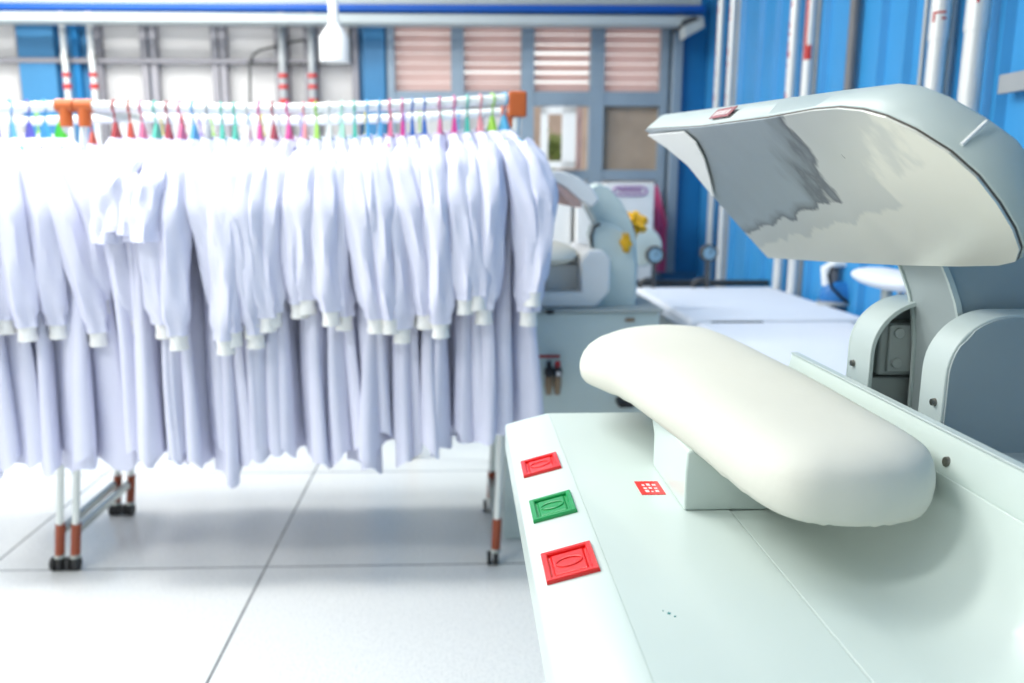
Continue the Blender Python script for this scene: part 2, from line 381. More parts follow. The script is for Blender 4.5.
# pendant lamp
p = at(333, 0, Y=4.9); t = empty('pendant_lamp', p, 'white pendant lamp hanging in front of the left windows', 'lamp')
yz = lambda y: at(333, y, Y=4.9).z
obj('stem', tube(B(), [(p.x, 4.9, yz(-20)), (p.x, 4.9, yz(24))], .028, 16), 'white', t)
obj('lamp_shade', tube(B(), [(p.x, 4.9, yz(z)) for z in (24, 30, 38, 62)], [.03, .055, .083, .083], 28), 'white', t)
# wall loudspeaker in the corner
t = empty('wall_speaker', at(692, 28, Y=5.2), 'small white wall loudspeaker under the beam end in the corner', 'speaker')
q = [at(x, y, Y=5.25) for x, y in ((685, 38), (705, 27), (704, 18), (684, 26))]
obj('speaker_case', prism(B(), q, (0, .12, 0)), 'ceilwhite', t, bevel=.006)
q = [at(x, y, Y=5.27) for x, y in ((682, 26), (700, 19), (694, 16), (683, 20))]
obj('bracket', prism(B(), q, (0, .25, 0)), 'darksteel', t)
# outside: tan building and shrub seen through the open casement
tag(obj('neighbour_building', box(B(), .2, 2.6, 8.2, 8.6, -.1, 2.2), 'tanwall'), 'tan building outside beyond the open casement window', 'building')
bm = B(); rr = random.Random(5)
for k in range(160):
    v = at(553+rr.gauss(0, 5), 150+rr.gauss(0, 6), Y=7.6)+Vector((0, rr.uniform(-.15, .15), 0)); d = Vector((rr.uniform(-1, 1), rr.uniform(-1, 1), rr.uniform(-1, 1))).normalized()*.05; e = d.orthogonal().normalized()*.02
    f = [bm.verts.new(v+x) for x in (-d, e, d, -e)]; bm.faces.new(f)
tube(bm, [at(553, 150, Y=7.6), (at(553, 150, Y=7.6).x, 7.6, -.1)], .015, 8)
tag(obj('shrub', bm, 'leaf', smooth=False), 'yellow-green shrub outside behind the open casement', 'shrub')

# ------------------------------------------------------------------ the main press
PR = empty('steam_press', (.35, 1.0, 0), 'large pale green garment steam press with cream padded buck and raised head, in the foreground', 'press machine')
# tabletop sheet: sloping control strip is its own part
tt = [(.176, .900), (.3765, .900), (.3765, .83), (.176, .83)]
obj('tabletop', prism_y(B(), tt, .25, 1.585), 'paint', PR, smooth=False)
st = [(.088, .874), (.092, .8785), (.170, .8997), (.1762, .9), (.1762, .84), (.092, .825), (.088, .829)]
obj('control_strip', prism_y(B(), st, .25, 1.585), 'paint', PR, bevel=.0015)
# backboard: sheet that runs flat then sweeps up
pf = [(.3785, .899)]+[(.44, .8995)]+[(.44+.135*math.sin(math.radians(a)), 1.0345-.135*math.cos(math.radians(a))) for a in range(10, 81, 10)]
k = pf[-1]; pf += [(.585, 1.0), (.598, 1.05)]
tilt = pf+[(.606, 1.05), (.606, .86), (.3785, .86)]
obj('backboard', prism_y(B(), tilt, .25, 1.434), 'paint', PR, bevel=.0015, ang=50)
obj('top_edge', box(B(), .5965, .609, .25, 1.436, 1.050, 1.0535), 'headgrey', PR, bevel=.001)
obj('flat_end', box(B(), .3785, .60, 1.434, 1.585, .83, .899), 'paint', PR, bevel=.002)
obj('cabinet', box(B(), .20, .62, .28, 1.56, .0, .85), 'paint', PR, bevel=.01)
obj('rear_housing', box(B(), .625, 1.25, .35, 1.50, 0, .985), 'hoodgrey', PR, bevel=.012)
v = at(948, 462, X=.592)
def screw(pt, nrm, r, parent):
    n = Vector(nrm).normalized(); s = obj('screw', disc(B(), Vector(pt)-n*.002, n, r, .006, 16, r*.8), 'screw', parent)
    return s
screw((.5915, at(948, 462, X=.5915).y, at(948, 462, X=.5915).z), (-1, 0, .1), .0075, PR)
# buttons
slope = math.atan2(.022, .079)
def button(px, col, nm, y0, y1, x0, x1):
    def on(x, y, h=0):  # point on the sloping strip
        return Vector((x-h*math.sin(slope), y, .8785+(x-.092)*math.tan(slope)+h*math.cos(slope)))
    t_ = .008
    def rg(i_, h): return [on(x, y, h) for x, y in ((x0+i_, y0+i_), (x1-i_, y0+i_), (x1-i_, y1-i_), (x0+i_, y1-i_))]
    bm = B(); loft(bm, [rg(0, -.003), rg(.0003, .0035), rg(.0015, .005), rg(t_-.0015, .005), rg(t_, .0035), rg(t_, .0005), rg(t_+.02, .0005)])
    fr = obj('push_button', bm, nm, PR, smooth=False); fr['label'] = col+' push button'
    bm = B()
    def slab2(a_, b_, c0, c1, h0, h1, i_):
        lo = [on(x, y, h0) for x, y in ((a_, c0), (b_, c0), (b_, c1), (a_, c1))]
        hi = [on(x, y, h1) for x, y in ((a_+i_, c0+i_), (b_-i_, c0+i_), (b_-i_, c1-i_), (a_+i_, c1-i_))]
        loft(bm, [lo, hi])
    slab2(x0+t_+.002, x1-t_-.002, y0+t_+.002, y1-t_-.002, -.001, .003, .003)
    cp = obj('button_cap', bm, nm, fr, bevel=.001)
    cx_, cy_ = (x0+x1)/2, (y0+y1)/2
    ring = [on(cx_+.016*math.cos(a), cy_+.011*math.sin(a), .0033) for a in [2*PI*i/24 for i in range(25)]]
    obj('finger_ring', tube(B(), ring, .0012, 8), nm, fr)
button(0, 'red', 'redbtn', 1.266, 1.338, .101, .163)
button(0, 'green', 'grnbtn', 1.084, 1.160, .101, .163)
button(0, 'red', 'redbtn', .903, .980, .101, .165)
# warning label on the table, red rim, white script
l0, l1 = at(640, 494, Z=.9), at(660, 480, Z=.9)
lb = obj('warning_label', box(B(), .266, .302, 1.14, 1.195, .900, .9008), 'redbtn', PR, smooth=False)
bm = B(); rr = random.Random(2)
for k in range(3):
    x = .274
    while x < .294:
        ww = rr.uniform(.003, .006); box(bm, x, x+ww, 1.149+k*.013, 1.149+k*.013+rr.uniform(.004, .009), .9008, .9011); x += ww+.003
obj('label_script', bm, 'labelwhite', lb, smooth=False)
# specks of teal paint
bm = B()
for x, y, r in ((669, 613.5, .002), (675, 616.5, .0012), (663, 611, .0008)):
    v = at(x, y, Z=.9); disc(bm, (v.x, v.y, .9), (0, 0, 1), r, .0006, 10)
obj('paint_speck', bm, 'teal', PR)
# buck post
pr = [(.312, 1.078), (.43, 1.078), (.43, 1.27), (.312, 1.27)]
bm = B(); loft(bm, [[(x, y, .90) for x, y in pr], [(x+.0, y, .955) for x, y in pr], [(x+(.004 if x < .4 else .02), y+(.01 if y < 1.1 else .05), .985) for x, y in pr]])
obj('buck_post', bm, 'paint', PR, bevel=.004)
# buck pad
out = [(.405, .825), (.376, .835), (.355, .858), (.340, .905), (.328, .99), (.318, 1.09), (.300, 1.22), (.276, 1.365), (.246, 1.44), (.226, 1.51), (.248, 1.60), (.305, 1.68), (.37, 1.73),
       (.44, 1.752), (.502, 1.738), (.548, 1.69), (.57, 1.56), (.580, 1.40), (.583, 1.25), (.580, 1.12), (.577, .99), (.564, .918), (.538, .870), (.505, .838), (.465, .824), (.435, .821)]
def catmull(P, m=5):
    n = len(P); o = []
    for i in range(n):
        p0, p1, p2, p3 = [Vector(P[(i+j-1) % n]) for j in range(4)]
        for k in range(m):
            t = k/m; o.append(.5*((2*p1)+(p2-p0)*t+(2*p0-5*p1+4*p2-p3)*t*t+(3*p1-p0-3*p2+p3)*t**3))
    return o
oc = catmull(out)
S1, S2 = Vector((.45, .93)), Vector((.41, 1.62))
rings = []
prof = [(.75, .984), (.90, .982), (.955, .985), (.985, .993), (1.0, 1.005), (1.0, 1.012), (.992, 1.020), (.972, 1.030), (.93, 1.040), (.85, 1.048), (.73, 1.0545), (.55, 1.059), (.35, 1.0615), (.15, 1.062), (.02, 1.0622)]
for s, z in prof:
    R = []
    for i, p in enumerate(oc):
        d = S2-S1; t = max(0, min(1, (p-S1).dot(d)/d.length_squared)); q = S1+d*t
        v = q+(p-q)*s
        wr = 0
        if z < 1.0: wr = .0012*math.sin(i*2.1)*max(0, math.sin(i*.37+1))
        R.append((v.x, v.y, z+wr+.004*math.sin(v.y*4)*(s < .9)))
    rings.append(R)
bp = obj('buck_pad', loft(B(), rings), 'pad', PR); bp['label'] = 'cream cloth padded pressing surface'
# head: a plane tilted 45 degrees (X+Z=1.9), opened away from the buck
def onpl(px, py, cc=1.9):
    v = FW + RT*((px-CX)/FPX) + UP*((CY-py)/FPX); return Vector((0, 0, H))+v*((cc-H)/(v.x+v.z))
HN = Vector((1, 0, 1)).normalized()
hp = [(645, 130), (700, 127), (765, 118), (812, 110), (838, 108), (862, 110.5), (885, 117), (915, 131), (950, 153), (978, 178), (999, 205), (1014, 230), (1021, 250), (1017, 262), (1000, 266), (960, 267), (900, 266), (830, 262), (768, 258), (745, 233), (718, 202), (685, 160), (662, 142)]
plate = [onpl(*p) for p in hp]
cen = sum(plate, Vector())/len(plate)
hh = empty('head', (0, 0, 0)); hh.parent = PR; hh.location = -PR.location
bm = B()
def shr(pts, d, off): return [cen+(p-cen)*(1-d/max((p-cen).length, .01))+HN*off for p in pts]
loft(bm, [shr(plate, .002, -.0005), shr(plate, .002, .003)])
bmesh.ops.recalc_face_normals(bm, faces=bm.faces)
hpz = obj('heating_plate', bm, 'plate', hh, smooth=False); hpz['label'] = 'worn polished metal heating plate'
obj('plate_seal', loft(B(), [shr(plate, .0015, .002), shr(plate, .0015, .0055)]), 'seal', hh)
bm = B()
rim = [(662, 115), (714, 107.5), (782, 97.8), (842, 89.5), (874, 85.5), (900, 82.5), (921, 84.5), (951, 96), (989, 118)]
crest = [onpl(*rim[k], 1.978) if k < len(rim) else p+HN*.055 for k, p in enumerate(plate)]
ctop = sum(crest, Vector())/len(crest)
low = shr(plate, -.001, .006)
def mixr(t): return [a_.lerp(b_, t) for a_, b_ in zip(low, crest)]
def inr(d, off): return [ctop+(p-ctop)*(1-d/(p-ctop).length)+HN*off for p in crest]
loft(bm, [shr(plate, .001, .0045), low, mixr(.93), inr(.003, .0), inr(.012, .004), inr(.10, .010)])
obj('head_housing', bm, 'headgrey', hh, bevel=.0015, ang=60)
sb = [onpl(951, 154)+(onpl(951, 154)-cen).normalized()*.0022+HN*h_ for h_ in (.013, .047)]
obj('bend_highlight', tube(B(), sb, .0022, 8), 'white', hh)  # white line standing in for the highlight on the housing's bend
# faded label on the head's front edge
q = [onpl(x, y, 1.9) for x, y in ((703, 122), (722, 119))]
e = (plate[2]-plate[1]).normalized()
lp = plate[1]+(plate[2]-plate[1])*.10
fn = Vector((-1, 0, 1)).normalized()
lq = [lp+HN*.013+fn*.0042, lp+e*.10+HN*.013+fn*.0042, lp+e*.10+HN*.036+fn*.0042, lp+HN*.036+fn*.0042]
hl = obj('head_label', prism(B(), lq, fn*.0015), 'plum', hh, smooth=False); hl['label'] = 'dull red warning label'
bm = B()
for k in range(6):
    q0 = lp+e*(.012+.013*k)+HN*(.018+.001*(k % 2))+fn*.0058
    prism(bm, [q0, q0+e*.007, q0+e*.007+HN*.011, q0+HN*.011], fn*.0004)
obj('label_script', bm, 'labelwhite', hl, smooth=False)
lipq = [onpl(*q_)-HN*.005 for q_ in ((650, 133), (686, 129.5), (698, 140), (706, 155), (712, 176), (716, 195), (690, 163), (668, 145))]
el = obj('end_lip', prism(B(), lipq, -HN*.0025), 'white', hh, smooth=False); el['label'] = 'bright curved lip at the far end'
# arm
ap = [(.690, 1.27), (.682, 1.24), (.695, 1.215), (.708, 1.185), (.718, 1.15), (.725, 1.10), (.727, 1.04), (.728, .93), (1.05, .93), (1.06, 1.18), (1.03, 1.30), (.96, 1.37), (.86, 1.40), (.76, 1.385), (.70, 1.33)]
ar = obj('lifting_arm', prism_y(B(), ap, 1.143, 1.262), 'hoodgrey', PR, bevel=.003)
fe = [(.690, 1.268), (.681, 1.24), (.694, 1.215), (.707, 1.185), (.717, 1.15), (.724, 1.10), (.726, 1.04), (.727, .93)]
for y in (1.137, 1.262):
    obj('edge_strip', prism_y(B(), [(x-.002, z) for x, z in fe]+[(x+.006, z) for x, z in reversed(fe)], y, y+.006), 'headgrey', ar)
# near hood, solid side
def hoodprof(x0, top, r, z0=.96, x1=1.22): return [(x0, z0)]+[(x, z) for x, z in arc(x0+r, top-r, r, 180, 90, 12)]+[(x1-.06, top)]+[(x, z) for x, z in arc(x1-.06, top-.06, .06, 90, 0, 6)][1:]+[(x1, z0)]
hp1 = hoodprof(.66, 1.178, .085)
nh = obj('hood', prism_y(B(), hp1, 1.069, 1.128), 'headgrey', PR, bevel=.003, ang=60)
inn = [(x+(.003 if i < 8 else 0), z-(.003 if i > 5 else 0)) for i, (x, z) in enumerate(hp1)]
obj('hood_side', prism_y(B(), inn, 1.066, 1.0695), 'hoodgrey', nh, bevel=.001, ang=60)
screw(at(934, 402, X=.659), (-1, 0, 0), .006, nh)
hp2 = hoodprof(.648, 1.172, .085)
hi2 = hoodprof(.655, 1.165, .080, z0=.96, x1=1.213)
bm = B(); sh = hp2+hi2[::-1]
prism_y(bm, sh, 1.252, 1.322); prism_y(bm, hp2, 1.322, 1.328)
fh = obj('hood', bm, 'headgrey', PR, bevel=.0015, ang=60)
screw(at(853, 363, X=.647), (-1, 0, 0), .006, fh)
bk = obj('bracket', box(B(), .676, .76, 1.280, 1.318, 1.045, 1.132), 'castiron', fh, bevel=.006)
obj('bracket_plate', box(B(), .688, .76, 1.273, 1.281, 1.052, 1.130), 'castiron', bk, bevel=.003)
for z in (1.117, 1.068): obj('bolt', disc(B(), (.702, 1.274, z), (0, -1, 0), .0085, .006, 20), 'castiron', bk, bevel=.001)
obj('inner_block', box(B(), .658, .80, 1.29, 1.32, .96, 1.04), 'castiron', fh, bevel=.004)

# ------------------------------------------------------------------ ironing tables
def ironing_table(x0, x1, y0, y1, z, label):
    t = empty('ironing_table', ((x0+x1)/2, (y0+y1)/2, 0), label, 'table', 'white ironing tables by the blue wall')
    o = obj('padded_top', box(B(), x0, x1, y0, y1, z-.065, z), 'whitecloth', t, bevel=.022)
    obj('metal_frame', box(B(), x0+.03, x1-.03, y0+.02, y1-.02, z-.12, z-.065), 'tube', t, bevel=.004)
    for x in (x0+.05, x1-.09):
        for y in (y0+.04, y1-.08): obj('leg', box(B(), x, x+.04, y, y+.04, 0, z-.12), 'tube', t, bevel=.004)
    return t
f_ = ironing_table(.868, 1.56, 3.055, 4.045, .85, 'far white padded ironing table with a dark metal front edge')
obj('front_trim', box(B(), .95, 1.15, 3.03, 3.052, .80, .842), 'darksteel', f_, bevel=.006)
ironing_table(.875, 1.47, 2.02, 3.01, .845, 'near white padded ironing table behind the cream buck')

def gauge(px, py, r, label):
    p = at(px, py, Y=4.0); t = empty('pressure_gauge', (p.x, 4.0, .85), label, 'gauge', 'pressure gauges behind the far ironing table')
    g = obj('gauge_case', disc(B(), (p.x, 3.99, p.z), (0, 1, 0), r, .035, 28), 'darksteel', t, bevel=.004)
    obj('dial', disc(B(), (p.x, 3.988, p.z), (0, 1, 0), r*.72, .004, 28), 'dialface', g)
    obj('needle', prism(B(), [(p.x-.003, 3.984, p.z), (p.x+.003, 3.984, p.z), (p.x+.012, 3.984, p.z+r*.6)], (0, .003, 0)), 'darksteel', g)
    obj('stem', tube(B(), [(p.x, 4.01, p.z-r*.8), (p.x, 4.01, .85)], .011, 12), 'darksteel', t)
    obj('elbow', tube(B(), [(p.x, 4.01, .885), (p.x-.03, 4.01, .895), (p.x-.055, 4.01, .885), (p.x-.065, 4.01, .87), (p.x-.065, 4.01, .85)], .010, 10), 'darksteel', t)
gauge(655, 255, .045, 'round black pressure gauge in front of the pink cloth')
gauge(709, 253, .043, 'round black pressure gauge in front of the white corner pipe')
tag(obj('supply_pipe', tube(B(), [at(600, 283, Y=4.25), (XW, 4.25, at(735, 283, Y=4.25).z)], .017, 12), 'darksteel'), 'dark horizontal supply pipe under the two pressure gauges', 'pipe')
# steam irons on the far right of the table
def iron(px, py, Y, lab, s=1, rz=0):
    p = at(px, py, Y=Y); p.z = .85; t = empty('steam_iron', p, lab, 'iron', rz=rz)
    o2 = [(0, -.12), (.035, -.07), (.055, 0), (.058, .09), (.04, .12), (-.04, .12), (-.058, .09), (-.055, 0), (-.035, -.07)]
    R = lambda k, z: [(x*k*s, y*k*s, z*s) for x, y in o2]
    obj('soleplate', loft(B(), [R(1, 0), R(1, .015)]), 'steel', t, local=True)
    obj('body', loft(B(), [R(.95, .015), R(.95, .035), R(.8, .07), R(.5, .085)]), 'ironblue', t, local=True, bevel=.004)
    obj('handle', tube(B(), [(0, .09*s, .07*s), (0, .10*s, .13*s), (0, .06*s, .155*s), (0, -.03*s, .155*s), (0, -.06*s, .12*s), (0, -.05*s, .07*s)], .019*s, 12), 'white', t, local=True)
    return t
iron(852, 304, 3.4, 'blue and white steam iron at the right end of the far ironing table', 1.15, 1.2)
pp = [at(x, y, Y=3.35) for x, y in ((838, 270), (832, 268), (829, 275), (832, 288), (842, 298), (850, 304))]
tag(obj('iron_cord', tube(B(), pp, .007, 8), 'rubber'), 'dark curved iron cord at the right of the far ironing table', 'cord')
p = at(888, 279, Y=2.72); t = empty('sleeve_board', (p.x, 2.72, .845), 'small white padded sleeve board standing on the near ironing table', 'sleeve board')
obj('board_pad', ball(B(), p, (.075, .22, .035)), 'whitecloth', t)
obj('board_post', tube(B(), [(p.x, 2.72, p.z-.02), (p.x, 2.72, .86)], .018, 14), 'tube', t)
obj('board_base', disc(B(), (p.x, 2.72, .845), (0, 0, 1), .06, .014), 'tube', t)
# ------------------------------------------------------------------ second press, blurred behind
T2 = empty('steam_press', (.5, 3.3, 0), 'smaller blurred steam press with curved arm, behind the rack end', 'press machine')
zc = at(600, 309, Y=2.97).z
cb = obj('cabinet', box(B(), .16, .735, 2.97, 4.2, 0, zc-.012), 'palegrey', T2, bevel=.01)
obj('table_edge', box(B(), .15, .745, 2.955, 4.21, zc-.012, zc), 'castiron', T2, bevel=.003)
def Q(x, y, Y): return at(x, y, Y=Y)
# white support seat under the buck
sl = [Q(x, y, 3.0) for x, y in ((520, 308), (596, 308), (610, 292), (611, 258), (603, 250), (588, 250), (580, 262), (581, 292), (520, 292))]
obj('buck_support', prism(B(), sl, (0, .45, 0)), 'white', T2, bevel=.012)
bm = B(); ball(bm, Q(540, 252, 3.2), (.14, .34, .045)); obj('buck_pad', bm, 'pad', T2)
obj('buck_post', box(B(), Q(556, 290, 3.2).x-.05, Q(575, 290, 3.2).x, 3.1, 3.3, zc+.03, Q(556, 262, 3.2).z), 'white', T2, bevel=.01)
# curved arm and column
am = [Q(x, y, 3.1) for x, y in ((590, 188), (600, 183), (612, 190), (622, 202), (630, 217), (636, 235), (638, 260), (636, 308), (604, 308), (607, 290), (612, 262), (606, 240), (596, 222), (588, 206))]
obj('lifting_arm', prism(B(), am, (0, .16, 0)), 'palegrey', T2, bevel=.008)
hd = [Q(x, y, 3.0) for x, y in ((546, 170), (562, 171), (578, 177), (592, 187), (600, 200), (592, 208), (580, 200), (566, 188), (548, 178))]
h2 = obj('head', prism(B(), hd, (0, .5, 0)), 'white', T2, bevel=.01)
hd = [Q(x, y, 3.01) for x, y in ((549, 179), (566, 189), (580, 201), (582, 208), (574, 207), (562, 194), (549, 184))]
obj('heating_plate', prism(B(), hd, (0, .48, 0)), 'slat', h2)
hs = [Q(x, y, 3.05) for x, y in ((594, 308), (594, 250), (590, 235), (593, 225), (604, 222), (620, 228), (632, 240), (636, 262), (636, 308))]
obj('column_cover', prism(B(), hs, (0, .10, 0)), 'palegrey', T2, bevel=.01)
obj('cover_slot', tube(B(), [Q(x, y, 3.045) for x, y in ((592, 248), (591, 236), (594, 227), (600, 224))], .006, 8), 'darksteel', T2)
dc = Q(643, 247, 4.06)
obj('cover_post', box(B(), dc.x-.1, dc.x-.04, 4.07, 4.17, zc, dc.z), 'palegrey', T2, bevel=.01)
obj('round_cover', disc(B(), dc, (0, 1, 0), .098, .12, 32), 'palegrey', T2, bevel=.012)
# regulators on the cabinet face
for px, lab in ((549, 'black air regulator with an amber bowl, left one on the rear press cabinet'), (557.5, 'black air regulator with a white dial, right one on the rear press cabinet')):
    p = Q(px, 372, 2.93); g = empty('air_regulator', p, lab, 'regulator', 'air regulators on the rear press')
    obj('regulator_body', ball(B(), p, (.018, .03, .022), 16), 'rubber', g)
    obj('bowl', tube(B(), [p+Vector((0, 0, -.015)), p+Vector((0, 0, -.05)), p+Vector((0, 0, -.085))], [.014, .015, .010], 14), 'brass', g)
    obj('knob', tube(B(), [p+Vector((0, 0, .015)), p+Vector((0, 0, .04))], .010, 12), 'redink' if px > 550 else 'rubber', g)
    if px > 550: obj('dial', disc(B(), p+Vector((0, -.034, 0)), (0, 1, 0), .009, .006, 14), 'labelwhite', g)
v = Q(550, 356.5, 2.965)
obj('red_label', box(B(), Q(536, 356, 2.965).x, Q(560, 356, 2.965).x, 2.965, 2.971, v.z-.005, v.z+.005), 'redink', cb, smooth=False)
v = Q(630, 320, 2.965); obj('brass_plate', box(B(), v.x-.017, v.x+.017, 2.964, 2.971, v.z-.006, v.z+.006), 'brass', cb, smooth=False)
tag(obj('black_knob', ball(B(), Q(550, 312, 2.94), (.018, .018, .009), 16), 'rubber'), 'small black knob under the edge of the rear press table', 'knob')
tag(obj('foot_pedal', box(B(), Q(618, 404, 2.9).x, Q(634, 404, 2.9).x, 2.88, 2.96, Q(655, 407, 2.9).z, Q(655, 400, 2.9).z), 'rubber', bevel=.01), 'small dark pedal low on the rear press cabinet', 'pedal')
# yellow crumpled cloth on the arm
bm = B(); rr = random.Random(8)
def crumple(bm, cc, rad, amp, seed, n=28):
    r = random.Random(seed); k = bmesh.ops.create_uvsphere(bm, u_segments=n, v_segments=n//2, radius=1); ph = [r.uniform(0, 6) for _ in range(6)]
    for v in k['verts']:
        d = v.co.copy(); a = 1+amp*(math.sin(d.x*5+ph[0])*math.sin(d.y*6+ph[1])+.7*math.sin(d.z*7+d.x*4+ph[2])+.4*math.sin(11*d.x+9*d.z+ph[3]))
        v.co = Vector((d.x*rad[0]*a, d.y*rad[1]*a, d.z*rad[2]*a))+Vector(cc)
crumple(bm, Q(634, 224, 3.35), (.050, .06, .043), .25, 3); 
tag(obj('yellow_cloth', bm, 'yellow'), 'crumpled golden yellow cloth tucked behind the rear press arm', 'cloth')
bm = B()
crumple(bm, Q(626, 243, 3.04), (.018, .012, .036), .25, 5)
tag(obj('yellow_ribbon', bm, 'yellow'), 'small orange-yellow ribbon end lying on the rear press arm', 'ribbon')
# pink cloth hanging at the window
def drape(pxs, Y, name, m, label, seed=1, thick=.012):
    r = random.Random(seed); ph = r.uniform(0, 6); rings = []
    ys = [p[0] for p in pxs]
    for (y, x0, x1) in pxs:
        a, b2 = at(x0, y, Y=Y), at(x1, y, Y=Y); front = []; back = []
        for k in range(25):
            t = k/24; w_ = (b2.x-a.x); dy = .10*w_*math.sin(t*PI*5+ph)+.03*w_*math.sin(t*17+ph*2)
            front.append((a.x+w_*t, Y+dy, a.z)); back.append((a.x+w_*t, Y+dy+thick, a.z))
        rings.append(front+back[::-1])
    return tag(obj(name, loft(B(), rings), m), label, 'cloth')
drape([(185, 655, 657), (192, 653, 659), (205, 650, 662), (220, 647, 666), (226, 647, 667), (228, 655, 666), (250, 657, 666), (272, 657, 665)], 5.49, 'pink_cloth', 'pinkcloth', 'pink cloth hanging in front of the window right of the sign', 3)
# white sign with mauve script
t = empty('white_cabinet', (1.0, 4.93, 0), 'white cabinet with faint mauve oval script, under the right window', 'cabinet')
a, b2 = at(604, 236, Y=4.9), at(655, 183, Y=4.9)
obj('cabinet_body', box(B(), a.x, b2.x, 4.9, 5.4, 0, b2.z), 'white', t, bevel=.008)
cc = at(630, 191, Y=4.897); cc.y = 4.897
ov = [cc+Vector((.10*math.cos(a_), 0, .028*math.sin(a_)+.004*math.sin(3*a_))) for a_ in [2*PI*i/40 for i in range(41)]]
obj('oval_outline', tube(B(), ov, .006, 8), 'mauve', t)
sx = [cc+Vector((-.07+.14*i/40, 0, .012*math.sin(i*1.1)+.003)) for i in range(41)]
obj('script', tube(B(), sx, .004, 6), 'mauve', t)
t = empty('stacked_boxes', at(560, 240, Y=4.8))
bpy.data.objects.remove(t)
a, b2 = at(540, 240, Y=4.75), at(572, 186, Y=4.75)
tag(obj('white_carton', box(B(), a.x-.1, b2.x, 4.75, 5.1, .0, b2.z), 'white', bevel=.01), 'tall white cabinet behind the raised head of the rear press', 'cabinet')
a, b2 = at(574, 240, Y=4.7), at(606, 205, Y=4.7)
tag(obj('white_cabinet', box(B(), a.x+.01, b2.x, 4.7, 5.1, .0, b2.z), 'white', bevel=.01), 'low white cabinet seen under the rear press arm', 'cabinet')

# ------------------------------------------------------------------ garment racks
ZR = 1.600
def rack(name, xl, xr_, y0, y1, lean_l, lean_r, label, zl=ZR, zr=ZR, ends='both', feet_z=.0):
    t = empty('garment_rack', ((xl+xr_)/2, (y0+y1)/2, 0), label, 'clothes rack', 'rolling garment racks')
    for y in (y0, y1):
        xa, xb2 = xl+lean_l, xr_+lean_r
        m_ = 10; pts = [(xa+(xb2-xa)*k/m_, y, zl+(zr-zl)*(k/m_)-.020*math.sin(PI*k/m_)*(xb2-xa > 1)) for k in range(m_+1)]
        obj('rail', tube(B(), pts, .0165, 14), 'chrome', t)
    for x, ln, z in ((xl, lean_l, zl), (xr_, lean_r, zr)):
        for y in (y0, y1):
            up = obj('upright', tube(B(), [(x, y, .075), (x+ln, y, z)], .0125, 14), 'chrome', t)
            obj('foot_sleeve', tube(B(), [(x, y, .06), (x+ln*.08, y, .175)], .0165, 14), 'rust', up)
            c2 = obj('caster', tube(B(), [(x, y, .075), (x, y, .05)], [.012, .02], 12), 'tube', t)
            obj('wheel', disc(B(), (x-.008, y, .025), (1, 0, 0), .025, .018, 20), 'rubber', c2)
            obj('wheel', disc(B(), (x-.030, y, .025), (1, 0, 0), .025, .014, 20), 'rubber', c2)
        obj('crossbar', box(B(), x-.012, x+.012, y0, y1, .125, .150), 'tube', t, bevel=.002)
        obj('top_crossbar', tube(B(), [(x+ln, y0, z), (x+ln, y1, z)], .011, 12), 'tube', t)
    return t
XL = -1.375
rl = rack('left', -3.0, -1.43, 2.768, 3.264, .15, .165, 'left garment rack with orange joint beside the other rack')
rr_ = rack('right', XL, .121, 2.768, 3.264, .17, .068, 'right garment rack with orange corner joints and the long row of gowns', zr=1.627)
for (tr, x, sgn, z) in ((rl, -1.43+.165, -1, ZR), (rr_, XL+.17, 1, ZR)):
    bm = B(); tube(bm, [(x-.028*1, 2.768, z), (x+.028*1, 2.768, z)], .021, 16); tube(bm, [(x, 2.768, z), (x-.002, 2.768, z-.065)], .020, 16)
    obj('tee_joint', bm, 'orange', tr)
x = .121+.068
for y in (2.768, 3.264):
    bm = box(B(), x-.03, x+.03, y-.02, y+.02, 1.627-.06, 1.627+.022); obj('corner_joint', bm, 'orange', rr_, bevel=.008)
rk = rack('rear', -1.332, -.25, 3.96, 4.4, .1, .1, 'third, lower garment rack almost hidden behind the two rows of gowns', zl=1.2, zr=1.2)

